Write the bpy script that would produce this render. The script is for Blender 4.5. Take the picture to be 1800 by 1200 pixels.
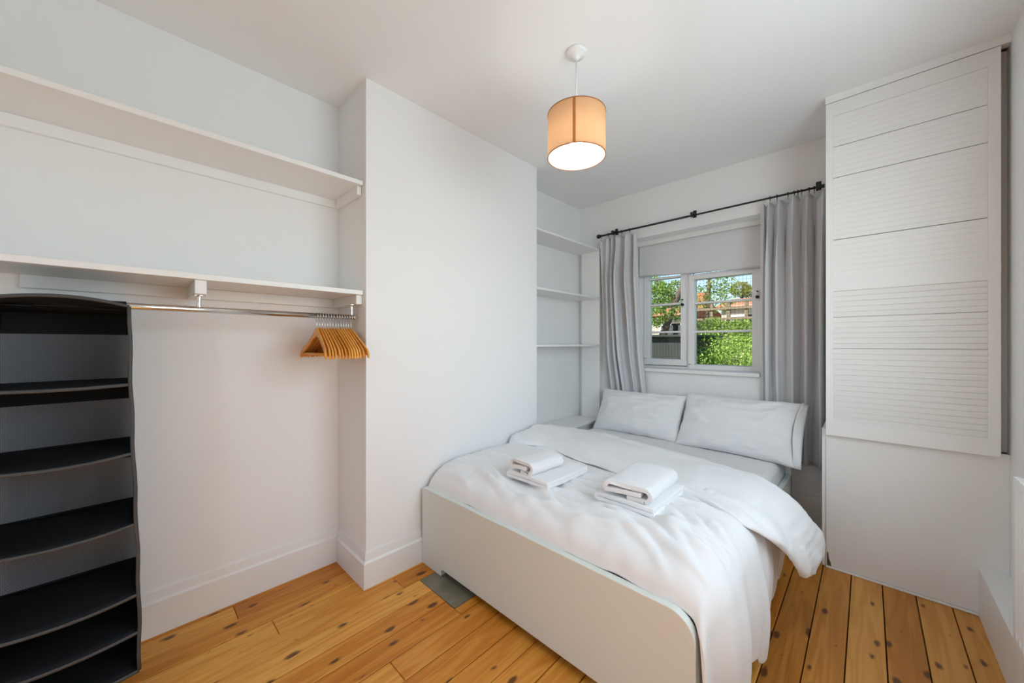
import bpy, bmesh, math, random
from mathutils import Vector, Matrix, noise

# ------------------------------------------------------------------ scene, camera, light
sc = bpy.context.scene
for o in list(bpy.data.objects):
    bpy.data.objects.remove(o)
COL = sc.collection

CAM_H = 1.28
V1, V2, HY = 1525.0, 225.0, 602.5                 # vanishing points and horizon of the 1800x1200 frame
FPX = math.sqrt((V1 - 900) * (900 - V2))
YAW = math.atan((V1 - 900) / FPX)
cd = bpy.data.cameras.new('camera')
cd.sensor_width = 36.0
cd.lens = FPX / 1800 * 36
cd.shift_y = (HY - 600) / 1800
cd.clip_start = 0.02
cd.clip_end = 300
cam = bpy.data.objects.new('camera', cd)
COL.objects.link(cam)
cam.location = (0, 0, CAM_H)
cam.rotation_euler = (math.pi / 2, 0, YAW)
sc.camera = cam

sc.view_settings.view_transform = 'Standard'
sc.view_settings.look = 'None'
sc.view_settings.gamma = 1.0
sc.view_settings.use_curve_mapping = False
sc.view_settings.exposure = 0.06
try:
    sc.cycles.use_denoising = True
    sc.cycles.adaptive_threshold = 0.04
    sc.cycles.max_bounces = 9
    sc.cycles.diffuse_bounces = 6
    sc.cycles.transparent_max_bounces = 24
    sc.cycles.sample_clamp_indirect = 6.0
    sc.cycles.caustics_reflective = False
    sc.cycles.caustics_refractive = False
except Exception:
    pass

world = bpy.data.worlds.new('world')
sc.world = world
world.use_nodes = True
wn = world.node_tree
wn.nodes.clear()
w_out = wn.nodes.new('ShaderNodeOutputWorld')
w_bg = wn.nodes.new('ShaderNodeBackground')
w_sky = wn.nodes.new('ShaderNodeTexSky')
w_sky.sky_type = 'NISHITA'
w_sky.sun_disc = False
w_sky.sun_elevation = math.radians(48)
w_sky.sun_rotation = math.radians(200)
w_sky.air_density = 1.0
w_sky.dust_density = 1.2
w_bg.inputs['Strength'].default_value = 0.24
wn.links.new(w_sky.outputs['Color'], w_bg.inputs['Color'])
wn.links.new(w_bg.outputs['Background'], w_out.inputs['Surface'])

sd = bpy.data.lights.new('sun', 'SUN')
sd.energy = 9.8
sd.angle = math.radians(0.6)
sd.color = (1.0, 0.95, 0.86)
sun = bpy.data.objects.new('sun', sd)
COL.objects.link(sun)
sun.rotation_euler = (math.radians(46), 0, math.radians(-30))     # from behind the house, onto the gardens

# daylight at the two openings added out of frame to brighten the room: added_window (right wall, above the radiator) and added_glazed_door (back wall)


def fill_light(name, w, h, energy, loc, rz, col):
    ad = bpy.data.lights.new(name, 'AREA')
    ad.shape = 'RECTANGLE'
    ad.size, ad.size_y = w, h
    ad.energy = energy
    ad.color = col
    al = bpy.data.objects.new(name, ad)
    COL.objects.link(al)
    al.location = loc
    al.rotation_euler = (math.pi / 2, 0, rz)


fill_light('fill_light_right', 1.4, 1.25, 29, (0.66, 1.30, 1.625), math.pi / 2, (0.78, 0.925, 1.0))  # soft fill lamp set in the added right-hand window
fill_light('fill_light_back', 1.6, 2.0, 114, (-0.9, -1.28, 1.15), math.pi, (0.51, 0.85, 1.0))  # fill lamp behind the camera, set outside the added door

# ------------------------------------------------------------------ materials
M = {}


def new_mat(name):
    m = bpy.data.materials.new(name)
    m.use_nodes = True
    M[name] = m
    nt = m.node_tree
    return m, nt, nt.nodes['Principled BSDF']


def plain(name, col, rough=0.6, metal=0.0, bump=0.0, bscale=60, spec=0.5, sheen=0.0, var=0.0):
    m, nt, p = new_mat(name)
    p.inputs['Base Color'].default_value = (*col, 1)
    p.inputs['Roughness'].default_value = rough
    p.inputs['Metallic'].default_value = metal
    p.inputs['Specular IOR Level'].default_value = spec
    if sheen:
        p.inputs['Sheen Weight'].default_value = sheen
        p.inputs['Sheen Roughness'].default_value = 0.5
    if bump or var:
        tc = nt.nodes.new('ShaderNodeTexCoord')
        nz = nt.nodes.new('ShaderNodeTexNoise')
        nz.inputs['Scale'].default_value = bscale
        nz.inputs['Detail'].default_value = 4
        nt.links.new(tc.outputs['Object'], nz.inputs['Vector'])
        if bump:
            b = nt.nodes.new('ShaderNodeBump')
            b.inputs['Strength'].default_value = bump
            b.inputs['Distance'].default_value = 0.004
            nt.links.new(nz.outputs['Fac'], b.inputs['Height'])
            nt.links.new(b.outputs['Normal'], p.inputs['Normal'])
        if var:
            mx = nt.nodes.new('ShaderNodeMix')
            mx.data_type = 'RGBA'
            mx.inputs[6].default_value = (*[c * (1 - var) for c in col], 1)
            mx.inputs[7].default_value = (*[min(1, c * (1 + var)) for c in col], 1)
            nt.links.new(nz.outputs['Fac'], mx.inputs[0])
            nt.links.new(mx.outputs[2], p.inputs['Base Color'])
    return m


plain('wall_paint', (0.865, 0.868, 0.865), 0.75, bump=0.05, bscale=35, spec=0.3)
plain('ceiling_paint', (0.875, 0.878, 0.875), 0.85, spec=0.2)
plain('gloss_white', (0.83, 0.825, 0.81), 0.38, bump=0.03, bscale=18)
plain('cupboard_white', (0.82, 0.818, 0.805), 0.5, bump=0.06, bscale=25)
plain('bed_white', (0.69, 0.722, 0.68), 0.42)
plain('upvc', (0.85, 0.85, 0.85), 0.3)
plain('cotton', (0.82, 0.82, 0.825), 0.9, bump=0.06, bscale=220, spec=0.15, sheen=0.15)
plain('sheet_cotton', (0.80, 0.80, 0.805), 0.9, bump=0.05, bscale=200, spec=0.15)
plain('towel', (0.86, 0.86, 0.87), 1.0, bump=0.55, bscale=380, spec=0.05, sheen=0.3)
plain('chrome', (0.72, 0.70, 0.67), 0.16, metal=1.0)
plain('black_metal', (0.025, 0.024, 0.022), 0.4, metal=0.3)
plain('organiser_black', (0.012, 0.012, 0.013), 0.75, bump=0.1, bscale=300, spec=0.3)
plain('organiser_trim', (0.055, 0.054, 0.053), 0.55, bump=0.1, bscale=300)
plain('blind_grey', (0.72, 0.72, 0.725), 0.85, spec=0.2)
plain('curtain_grey', (0.66, 0.665, 0.685), 0.9, bump=0.05, bscale=300, spec=0.15, sheen=0.1)
plain('stone', (0.20, 0.18, 0.125), 0.4, bump=0.5, bscale=16, var=0.45)
plain('black', (0.01, 0.01, 0.01), 0.5)
plain('subfloor', (0.03, 0.018, 0.01), 0.9)
plain('chip', (0.10, 0.065, 0.04), 0.9, var=0.6, bscale=90)
plain('bark', (0.10, 0.07, 0.045), 0.95, bump=0.5, bscale=20)
plain('lawn', (0.07, 0.12, 0.03), 0.95, var=0.4, bscale=3)
plain('shed_dark', (0.03, 0.034, 0.03), 0.85, bump=0.2, bscale=10)
plain('fence_wood', (0.20, 0.15, 0.10), 0.9, var=0.3, bscale=9)
plain('render_wall', (0.55, 0.45, 0.36), 0.9, var=0.1, bscale=4)
plain('roof_tile', (0.42, 0.15, 0.08), 0.85, var=0.3, bscale=12)
plain('house_glass', (0.05, 0.06, 0.08), 0.1)
plain('wire', (0.03, 0.035, 0.03), 0.6)


def leaf_mat(name, c1, c2):
    m, nt, p = new_mat(name)
    geo = nt.nodes.new('ShaderNodeNewGeometry')
    mx = nt.nodes.new('ShaderNodeMix')
    mx.data_type = 'RGBA'
    mx.inputs[6].default_value = (*c1, 1)
    mx.inputs[7].default_value = (*c2, 1)
    nt.links.new(geo.outputs['Random Per Island'], mx.inputs[0])
    p.inputs['Roughness'].default_value = 0.55
    nt.links.new(mx.outputs[2], p.inputs['Base Color'])
    tr = nt.nodes.new('ShaderNodeBsdfTranslucent')
    nt.links.new(mx.outputs[2], tr.inputs['Color'])
    ms = nt.nodes.new('ShaderNodeMixShader')
    ms.inputs[0].default_value = 0.35
    nt.links.new(p.outputs[0], ms.inputs[1])
    nt.links.new(tr.outputs[0], ms.inputs[2])
    nt.links.new(ms.outputs[0], nt.nodes['Material Output'].inputs['Surface'])


leaf_mat('leaf_mid', (0.08, 0.16, 0.02), (0.34, 0.46, 0.07))
leaf_mat('leaf_dark', (0.05, 0.12, 0.03), (0.14, 0.24, 0.05))
leaf_mat('leaf_lime', (0.14, 0.28, 0.03), (0.45, 0.60, 0.12))
leaf_mat('leaf_olive', (0.22, 0.24, 0.05), (0.40, 0.38, 0.10))


def glass_mat():
    m, nt, p = new_mat('pane_glass')
    tr = nt.nodes.new('ShaderNodeBsdfTransparent')
    tr.inputs['Color'].default_value = (0.95, 0.97, 0.96, 1)
    gl = nt.nodes.new('ShaderNodeBsdfGlossy')
    gl.inputs['Roughness'].default_value = 0.02
    fr = nt.nodes.new('ShaderNodeFresnel')
    fr.inputs['IOR'].default_value = 1.3
    ms = nt.nodes.new('ShaderNodeMixShader')
    nt.links.new(fr.outputs[0], ms.inputs[0])
    nt.links.new(tr.outputs[0], ms.inputs[1])
    nt.links.new(gl.outputs[0], ms.inputs[2])
    nt.links.new(ms.outputs[0], nt.nodes['Material Output'].inputs['Surface'])


glass_mat()


def shade_mat(name, col, trans, tcol):
    m, nt, p = new_mat(name)
    d = nt.nodes.new('ShaderNodeBsdfDiffuse')
    d.inputs['Color'].default_value = (*col, 1)
    t = nt.nodes.new('ShaderNodeBsdfTranslucent')
    t.inputs['Color'].default_value = (*tcol, 1)
    ms = nt.nodes.new('ShaderNodeMixShader')
    ms.inputs[0].default_value = trans
    nt.links.new(d.outputs[0], ms.inputs[1])
    nt.links.new(t.outputs[0], ms.inputs[2])
    nt.links.new(ms.outputs[0], nt.nodes['Material Output'].inputs['Surface'])


shade_mat('shade_fabric', (0.62, 0.40, 0.24), 0.50, (0.92, 0.60, 0.34))
shade_mat('shade_seam', (0.45, 0.20, 0.08), 0.25, (0.8, 0.35, 0.12))
shade_mat('shade_lining', (0.9, 0.88, 0.84), 0.45, (0.95, 0.93, 0.9))


def emit_mat(name, col, s):
    m, nt, p = new_mat(name)
    p.inputs['Emission Color'].default_value = (*col, 1)
    p.inputs['Emission Strength'].default_value = s
    p.inputs['Base Color'].default_value = (0.9, 0.9, 0.9, 1)


emit_mat('bulb_glow', (1.0, 0.99, 0.97), 29.0)


def mesh_mat():
    m, nt, p = new_mat('organiser_mesh')
    p.inputs['Base Color'].default_value = (0.17, 0.175, 0.195, 1)
    p.inputs['Roughness'].default_value = 0.6
    tc = nt.nodes.new('ShaderNodeTexCoord')
    mp = nt.nodes.new('ShaderNodeMapping')
    mp.inputs['Rotation'].default_value = (math.radians(45), 0, 0)
    mp.inputs['Scale'].default_value = (230, 230, 230)
    ck = nt.nodes.new('ShaderNodeTexVoronoi')
    ck.inputs['Scale'].default_value = 1.0
    ck.inputs['Randomness'].default_value = 0.0
    nt.links.new(tc.outputs['Object'], mp.inputs['Vector'])
    nt.links.new(mp.outputs[0], ck.inputs['Vector'])
    lt = nt.nodes.new('ShaderNodeMath')
    lt.operation = 'LESS_THAN'
    lt.inputs[1].default_value = 0.50
    nt.links.new(ck.outputs['Distance'], lt.inputs[0])
    tr = nt.nodes.new('ShaderNodeBsdfTransparent')
    ms = nt.nodes.new('ShaderNodeMixShader')
    nt.links.new(lt.outputs[0], ms.inputs[0])
    nt.links.new(p.outputs[0], ms.inputs[1])
    nt.links.new(tr.outputs[0], ms.inputs[2])
    nt.links.new(ms.outputs[0], nt.nodes['Material Output'].inputs['Surface'])


mesh_mat()


def wood_mat(name, ramp, knots=True, scale=1.0, rough=0.42, axis='Y', coat=0.06):
    m, nt, p = new_mat(name)
    N, L = nt.nodes.new, nt.links.new
    geo = N('ShaderNodeNewGeometry')
    tc = N('ShaderNodeTexCoord')
    oi = N('ShaderNodeObjectInfo')
    off = N('ShaderNodeVectorMath')
    off.operation = 'MULTIPLY_ADD'
    cmb = N('ShaderNodeCombineXYZ')
    for k in range(3):
        L(oi.outputs['Random'], cmb.inputs[k])
    L(cmb.outputs[0], off.inputs[0])
    off.inputs[1].default_value = (13.7, 41.3, 7.1)
    L(geo.outputs['Position'], off.inputs[2])
    st = N('ShaderNodeMapping')
    st.inputs['Scale'].default_value = (16 * scale, 1.1 * scale, 16 * scale)
    L(off.outputs[0], st.inputs['Vector'])
    n1 = N('ShaderNodeTexNoise')
    n1.inputs['Scale'].default_value = 1.0
    n1.inputs['Detail'].default_value = 3
    n1.inputs['Distortion'].default_value = 0.6
    L(st.outputs[0], n1.inputs['Vector'])
    mul = N('ShaderNodeMath')
    mul.operation = 'MULTIPLY'
    mul.inputs[1].default_value = 9.0
    L(n1.outputs['Fac'], mul.inputs[0])
    pp = N('ShaderNodeMath')
    pp.operation = 'PINGPONG'
    pp.inputs[1].default_value = 1.0
    L(mul.outputs[0], pp.inputs[0])
    n2 = N('ShaderNodeTexNoise')
    n2.inputs['Scale'].default_value = 1.0
    n2.inputs['Detail'].default_value = 5
    s2 = N('ShaderNodeMapping')
    s2.inputs['Scale'].default_value = (3.5 * scale, 0.7 * scale, 3.5)
    L(off.outputs[0], s2.inputs['Vector'])
    L(s2.outputs[0], n2.inputs['Vector'])
    # mix fine grain, broad tone and per-board tone
    a = N('ShaderNodeMath'); a.operation = 'MULTIPLY_ADD'
    L(pp.outputs[0], a.inputs[0]); a.inputs[1].default_value = 0.26
    b = N('ShaderNodeMath'); b.operation = 'MULTIPLY_ADD'
    L(n2.outputs['Fac'], b.inputs[0]); b.inputs[1].default_value = 0.55
    c = N('ShaderNodeMath'); c.operation = 'MULTIPLY'
    L(oi.outputs['Random'], c.inputs[0]); c.inputs[1].default_value = 0.50
    L(c.outputs[0], b.inputs[2])
    L(b.outputs[0], a.inputs[2])
    cr = N('ShaderNodeValToRGB')
    cr.color_ramp.elements[0].position = 0.18
    cr.color_ramp.elements[0].color = (*ramp[0], 1)
    cr.color_ramp.elements[1].position = 0.95
    cr.color_ramp.elements[1].color = (*ramp[2], 1)
    e = cr.color_ramp.elements.new(0.55)
    e.color = (*ramp[1], 1)
    L(a.outputs[0], cr.inputs['Fac'])
    col = cr.outputs['Color']
    if knots:
        km = N('ShaderNodeMapping')
        km.inputs['Scale'].default_value = (10.5, 4.6, 1.0)
        L(off.outputs[0], km.inputs['Vector'])
        dn = N('ShaderNodeTexNoise'); dn.inputs['Scale'].default_value = 6.0
        L(km.outputs[0], dn.inputs['Vector'])
        dv = N('ShaderNodeVectorMath'); dv.operation = 'MULTIPLY_ADD'
        L(dn.outputs['Color'], dv.inputs[0]); dv.inputs[1].default_value = (0.12, 0.12, 0)
        L(km.outputs[0], dv.inputs[2])
        vo = N('ShaderNodeTexVoronoi')
        vo.voronoi_dimensions = '2D'
        vo.inputs['Scale'].default_value = 1.0
        L(dv.outputs[0], vo.inputs['Vector'])
        sep = N('ShaderNodeSeparateColor')
        L(vo.outputs['Color'], sep.inputs[0])
        rad = N('ShaderNodeMapRange')
        rad.inputs[1].default_value = 0.12; rad.inputs[2].default_value = 1.0
        rad.inputs[3].default_value = 0.0; rad.inputs[4].default_value = 0.16
        L(sep.outputs[0], rad.inputs[0])
        dif = N('ShaderNodeMath'); dif.operation = 'SUBTRACT'
        L(rad.outputs[0], dif.inputs[0]); L(vo.outputs['Distance'], dif.inputs[1])
        sm = N('ShaderNodeMapRange')
        sm.inputs[1].default_value = -0.03; sm.inputs[2].default_value = 0.05
        sm.inputs[3].default_value = 0.0; sm.inputs[4].default_value = 0.88
        L(dif.outputs[0], sm.inputs[0])
        mx = N('ShaderNodeMix'); mx.data_type = 'RGBA'
        L(sm.outputs[0], mx.inputs[0])
        L(col, mx.inputs[6])
        mx.inputs[7].default_value = (0.075, 0.022, 0.008, 1)
        col = mx.outputs[2]
    L(col, p.inputs['Base Color'])
    p.inputs['Roughness'].default_value = rough
    p.inputs['Specular IOR Level'].default_value = 0.3
    p.inputs['Coat Weight'].default_value = coat
    p.inputs['Coat Roughness'].default_value = 0.2
    bp = N('ShaderNodeBump')
    bp.inputs['Strength'].default_value = 0.15
    bp.inputs['Distance'].default_value = 0.002
    L(pp.outputs[0], bp.inputs['Height'])
    L(bp.outputs['Normal'], p.inputs['Normal'])


wood_mat('pine_board', ((0.38, 0.110, 0.008), (0.58, 0.205, 0.020), (0.80, 0.39, 0.075)))
wood_mat('pine_board_dark', ((0.30, 0.10, 0.011), (0.48, 0.19, 0.028), (0.66, 0.32, 0.072)))  # darker brown ramp for the boards right of the bed
wood_mat('hanger_wood', ((0.55, 0.19, 0.022), (0.72, 0.29, 0.04), (0.84, 0.40, 0.08)), knots=False, rough=0.35, coat=0.15)

# ------------------------------------------------------------------ mesh helpers


class MB:
    def __init__(self):
        self.v, self.f = [], []

    def quad_grid(self, pts, closed_u=False, closed_v=False):
        """pts[i][j] -> points; faces over the grid"""
        n, m = len(pts), len(pts[0])
        b = len(self.v)
        for row in pts:
            self.v += [tuple(p) for p in row]
        for i in range(n if closed_u else n - 1):
            for j in range(m if closed_v else m - 1):
                i2, j2 = (i + 1) % n, (j + 1) % m
                self.f.append((b + i * m + j, b + i2 * m + j, b + i2 * m + j2, b + i * m + j2))
        return b

    def grid(self, *a, **k):
        self.quad_grid(*a, **k)
        return self

    def box(self, x0, x1, y0, y1, z0, z1):
        b = len(self.v)
        self.v += [(x, y, z) for z in (z0, z1) for x, y in ((x0, y0), (x1, y0), (x1, y1), (x0, y1))]
        self.f += [tuple(b + k for k in q) for q in
                   ((3, 2, 1, 0), (4, 5, 6, 7), (0, 1, 5, 4), (1, 2, 6, 5), (2, 3, 7, 6), (3, 0, 4, 7))]
        return self

    def prism(self, poly, axis, a, b_):
        """extrude a 2D polygon; axis 'x','y','z' ; poly coords are the two other axes in order"""
        def mk(p, t):
            return {'x': (t, p[0], p[1]), 'y': (p[0], t, p[1]), 'z': (p[0], p[1], t)}[axis]
        b = len(self.v)
        n = len(poly)
        self.v += [mk(p, a) for p in poly] + [mk(p, b_) for p in poly]
        self.f += [tuple(range(b, b + n))[::-1], tuple(range(b + n, b + 2 * n))]
        for k in range(n):
            k2 = (k + 1) % n
            self.f.append((b + k, b + k2, b + n + k2, b + n + k))
        return self

    def tube(self, pts, r, seg=10, cap=True):
        pts = [Vector(p) for p in pts]
        rr = r if isinstance(r, (list, tuple)) else [r] * len(pts)
        t0 = (pts[1] - pts[0]).normalized()
        up = Vector((0, 0, 1)) if abs(t0.z) < 0.9 else Vector((1, 0, 0))
        n = (up - t0 * up.dot(t0)).normalized()
        rings = []
        for i, p in enumerate(pts):
            if i == 0:
                t = (pts[1] - pts[0])
            elif i == len(pts) - 1:
                t = pts[-1] - pts[-2]
            else:
                t = (pts[i + 1] - pts[i]).normalized() + (pts[i] - pts[i - 1]).normalized()
            t = t.normalized()
            n = (n - t * n.dot(t)).normalized()
            bnm = t.cross(n)
            rings.append([p + (n * math.cos(2 * math.pi * k / seg) + bnm * math.sin(2 * math.pi * k / seg)) * rr[i]
                          for k in range(seg)])
        b = self.quad_grid(rings, closed_v=True)
        if cap:
            self.f.append(tuple(range(b, b + seg))[::-1])
            e = b + (len(pts) - 1) * seg
            self.f.append(tuple(range(e, e + seg)))
        return self

    def lathe(self, prof, c, seg=28):
        rings = [[(c[0] + r * math.cos(2 * math.pi * k / seg), c[1] + r * math.sin(2 * math.pi * k / seg), c[2] + z)
                  for k in range(seg)] for r, z in prof]
        b = self.quad_grid(rings, closed_v=True)
        if prof[0][0] > 1e-6:
            self.f.append(tuple(range(b, b + seg))[::-1])
        if prof[-1][0] > 1e-6:
            e = b + (len(prof) - 1) * seg
            self.f.append(tuple(range(e, e + seg)))
        return self

    def build(self, name, mat, parent=None, smooth=False, bevel=0, bseg=2, subsurf=0, solid=0, loc=None, auto=True):
        me = bpy.data.meshes.new(name)
        me.from_pydata(self.v, [], self.f)
        bm = bmesh.new()
        bm.from_mesh(me)
        bmesh.ops.remove_doubles(bm, verts=bm.verts, dist=1e-6)
        if not solid:
            bmesh.ops.recalc_face_normals(bm, faces=bm.faces)
        bm.to_mesh(me)
        bm.free()
        me.materials.append(M[mat])
        o = bpy.data.objects.new(name, me)
        COL.objects.link(o)
        if parent:
            o.parent = parent
            o.matrix_parent_inverse = parent.matrix_basis.inverted()
        if smooth:
            for p in me.polygons:
                p.use_smooth = True
        if solid:
            md = o.modifiers.new('solid', 'SOLIDIFY')
            md.thickness = solid
            md.offset = -1
        if bevel:
            md = o.modifiers.new('bevel', 'BEVEL')
            md.width = bevel
            md.segments = bseg
            md.limit_method = 'ANGLE'
            md.angle_limit = math.radians(35)
        if subsurf:
            md = o.modifiers.new('sub', 'SUBSURF')
            md.levels = md.render_levels = subsurf
        return o


def box(name, mat, x0, x1, y0, y1, z0, z1, parent=None, bevel=0.0):
    return MB().box(x0, x1, y0, y1, z0, z1).build(name, mat, parent, bevel=bevel)


def tag(o, label, cat, group=None):
    o['label'] = label
    o['category'] = cat
    if group:
        o['group'] = group
    return o


def struct(o):
    o['kind'] = 'structure'
    return o


def thing(name, label, cat, loc=(0, 0, 0), group=None):
    o = bpy.data.objects.new(name, None)
    o.empty_display_size = 0.1
    COL.objects.link(o)
    o.location = loc
    o.matrix_basis = Matrix.Translation(loc)
    return tag(o, label, cat, group)


def copy_tree(o, parent=None, dx=(0, 0, 0)):
    c = o.copy()
    COL.objects.link(c)
    if parent:
        c.parent = parent
        c.matrix_parent_inverse = o.matrix_parent_inverse.copy()
    else:
        c.location = Vector(o.location) + Vector(dx)
    for ch in o.children:
        copy_tree(ch, c)
    return c


def smoothstep(a, b, x):
    t = max(0.0, min(1.0, (x - a) / (b - a)))
    return t * t * (3 - 2 * t)


def interp(x, xs, ys):
    if x <= xs[0]:
        return ys[0]
    for k in range(len(xs) - 1):
        if x <= xs[k + 1]:
            t = (x - xs[k]) / (xs[k + 1] - xs[k])
            t = t * t * (3 - 2 * t)
            return ys[k] + (ys[k + 1] - ys[k]) * t
    return ys[-1]


def nz(x, y, z=0.0):
    return noise.noise(Vector((x, y, z)))


# ------------------------------------------------------------------ room shell
XL, XCH, XAL, XR = -2.26, -1.895, -2.17, 0.465     # left wall, chimney front, alcove back, right wall
YB, YC0, YC1, YW = -1.15, 0.865, 2.256, 3.27       # back wall, chimney breast ends, window wall
ZC = 2.67
YCUP = 2.77                                        # cupboard front

struct(box('wall_left', 'wall_paint', XL - .25, XL, YB - .25, YW + .30, -.15, ZC + .2))
struct(box('wall_chimney_breast', 'wall_paint', XL - .01, XCH, YC0, YC1, -.02, ZC + .01, bevel=.004))
struct(box('wall_alcove', 'wall_paint', XL - .01, XAL, YC1 - .01, YW + .01, -.02, ZC + .01))
mb = MB()
xs = [XL - .01, -1.70, -.10, XR + .25]
zs = [-.15, .15, 2.15, ZC + .2]
for i in range(3):
    for k in range(3):
        if i == 1 and k == 1:
            continue
        mb.box(xs[i], xs[i + 1], YB - .25, YB, zs[k], zs[k + 1])
struct(mb.build('wall_back', 'wall_paint'))
mb = MB()
for x_ in (-1.70, -.935, -.17):
    mb.box(x_, x_ + .07, YB - .10, YB - .04, .15, 2.15)
for z_ in (.15, 2.08):
    mb.box(-1.70, -.10, YB - .10, YB - .04, z_, z_ + .07)
struct(mb.build('added_glazed_door', 'upvc'))  # glazed door added out of view as an opening for the fill lamp
# window wall with its opening
WX0, WX1, WZ0, WZ1 = -1.60, -.575, 1.035, 2.245
mb = MB()
WY1 = YW + .30
xs = [XL - .01, WX0, WX1, XR + .25]
zs = [-.15, WZ0, WZ1, ZC + .2]
for i in range(3):
    for k in range(3):
        if i == 1 and k == 1:
            continue
        mb.box(xs[i], xs[i + 1], YW, WY1, zs[k], zs[k + 1])
struct(mb.build('wall_window', 'wall_paint'))
# right wall with an unseen second window, added for fill light, above the radiator
R_Y0, R_Y1, R_Z0, R_Z1 = .60, 2.00, 1.0, 2.25
mb = MB()
ys = [YB - .01, R_Y0, R_Y1, YW + .01]
zs = [-.15, R_Z0, R_Z1, ZC + .2]
for i in range(3):
    for k in range(3):
        if i == 1 and k == 1:
            continue
        mb.box(XR, XR + .25, ys[i], ys[i + 1], zs[k], zs[k + 1])
struct(mb.build('wall_right', 'wall_paint'))
w2 = struct(MB().box(XR + .06, XR + .12, R_Y0, R_Y1, R_Z0, R_Z0 + .06).box(XR + .06, XR + .12, R_Y0, R_Y1, R_Z1 - .06, R_Z1)
            .box(XR + .06, XR + .12, R_Y0, R_Y0 + .06, R_Z0 + .06, R_Z1 - .06)
            .box(XR + .06, XR + .12, R_Y1 - .06, R_Y1, R_Z0 + .06, R_Z1 - .06).build('added_window', 'upvc'))
struct(box('ceiling', 'ceiling_paint', XL - .01, XR + .01, YB - .01, YW + .01, ZC, ZC + .2))
struct(box('ceiling_slab', 'wall_paint', XL - .3, XR + .3, YB - .3, YW + .33, ZC + .2, ZC + .3))

# floor: every board is a piece of its own
floor = struct(box('floor', 'subfloor', XL - .01, XR + .01, YB - .01, YW + .01, -.14, -.024))
random.seed(11)
PITCH, X0 = .12, .296
cuts = {}
edges = []
x = X0
while x > XL - .12:
    edges.append(x)
    x -= PITCH
edges = [X0 + PITCH, X0 + 2 * PITCH] + edges
edges = sorted(edges)


def key(xm):
    return round((xm - X0) / PITCH - .5)


fixed = {}
for xm, yj in ((-2.164, .355), (-1.324, .73), (-.364, 1.93), (-1.684, 1.092), (-1.564, 1.092), (-1.804, 1.00)):
    fixed[key(xm)] = yj
HX0, HX1, HY0, HY1 = -1.744, -1.436, 1.092, 2.02       # hearth stone in front of the chimney breast
for i in range(len(edges) - 1):
    a, b = edges[i], edges[i + 1]
    a2, b2 = max(a, XL), min(b, XR)
    if b2 - a2 < .02:
        continue
    k = key((a + b) / 2)
    js = [fixed[k]] if k in fixed else [random.uniform(-.6, 2.9)] if random.random() < .6 else []
    ylist = [YB] + sorted(js) + [YW]
    if k == key(-1.324):
        ylist = [YB, .73, YW]
    for j in range(len(ylist) - 1):
        y0, y1 = ylist[j], ylist[j + 1]
        segs = [(a2, b2, y0, y1)]
        if HX0 - .001 <= a and b <= HX1 + .08:             # boards stop at the hearth
            segs = []
            if y0 < HY0:
                segs.append((a2, b2, y0, min(y1, HY0)))
            if y1 > HY1:
                segs.append((a2, b2, max(y0, HY1), y1))
            if b > HX1 and y1 > HY0:
                segs.append((HX1, b2, max(y0, HY0), min(y1, HY1)))
        for s in segs:
            if s[3] - s[2] < .03 or s[1] - s[0] < .01:
                continue
            g = .0020
            darker = s[0] > -.42
            dz = random.uniform(-.0012, .0008)
            m_ = MB()
            xa, xb, ya, yb = s[0] + g, s[1] - g, s[2] + .001, s[3] - .001
            c_ = .0018
            m_.v += [(xa, ya, -.022), (xb, ya, -.022), (xb, yb, -.022), (xa, yb, -.022),
                     (xa, ya, -c_ + dz), (xb, ya, -c_ + dz), (xb, yb, -c_ + dz), (xa, yb, -c_ + dz),
                     (xa + c_, ya + c_, dz), (xb - c_, ya + c_, dz), (xb - c_, yb - c_, dz), (xa + c_, yb - c_, dz)]
            m_.f += [(0, 1, 5, 4), (1, 2, 6, 5), (2, 3, 7, 6), (3, 0, 4, 7), (4, 5, 9, 8), (5, 6, 10, 9), (6, 7, 11, 10),
                     (7, 4, 8, 11), (8, 9, 10, 11), (3, 2, 1, 0)]
            m_.build('floorboard', 'pine_board_dark' if darker else 'pine_board', floor)
st = box('hearth_stone', 'stone', HX0 + .002, HX1 - .002, HY0 + .002, HY1 - .002, -.022, -.001, floor, bevel=.002)
st['label'] = 'grey-brown stone slab let into the floorboards'


# skirting boards
def skirt_x(name, xw, y0, y1, m0=0.0, m1=0.0, h=.185, t=.02):
    """runs along Y on a wall facing +X; m0/m1 extra length at the foot for mitres"""
    prof = [(0, 0), (t, 0), (t, h - .055), (t * .55, h - .045), (t * .35, h - .012), (.004, h), (0, h)]
    a = [(xw + p[0], y0 - m0 * p[0] / t, p[1]) for p in prof]
    b = [(xw + p[0], y1 + m1 * p[0] / t, p[1]) for p in prof]
    m_ = MB()
    bb = m_.quad_grid([a, b], closed_v=True)
    n = len(prof)
    m_.f += [tuple(range(n))[::-1], tuple(range(n, 2 * n))]
    return struct(m_.build(name, 'gloss_white'))


def skirt_y(name, yw, x0, x1, m0=0.0, m1=0.0, h=.185, t=.02):
    """runs along X on a wall facing -Y"""
    prof = [(0, 0), (t, 0), (t, h - .055), (t * .55, h - .045), (t * .35, h - .012), (.004, h), (0, h)]
    a = [(x0 - m0 * p[0] / t, yw - p[0], p[1]) for p in prof]
    b = [(x1 + m1 * p[0] / t, yw - p[0], p[1]) for p in prof]
    m_ = MB()
    m_.quad_grid([a, b], closed_v=True)
    n = len(prof)
    m_.f += [tuple(range(n))[::-1], tuple(range(n, 2 * n))]
    return struct(m_.build(name, 'gloss_white'))


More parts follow.
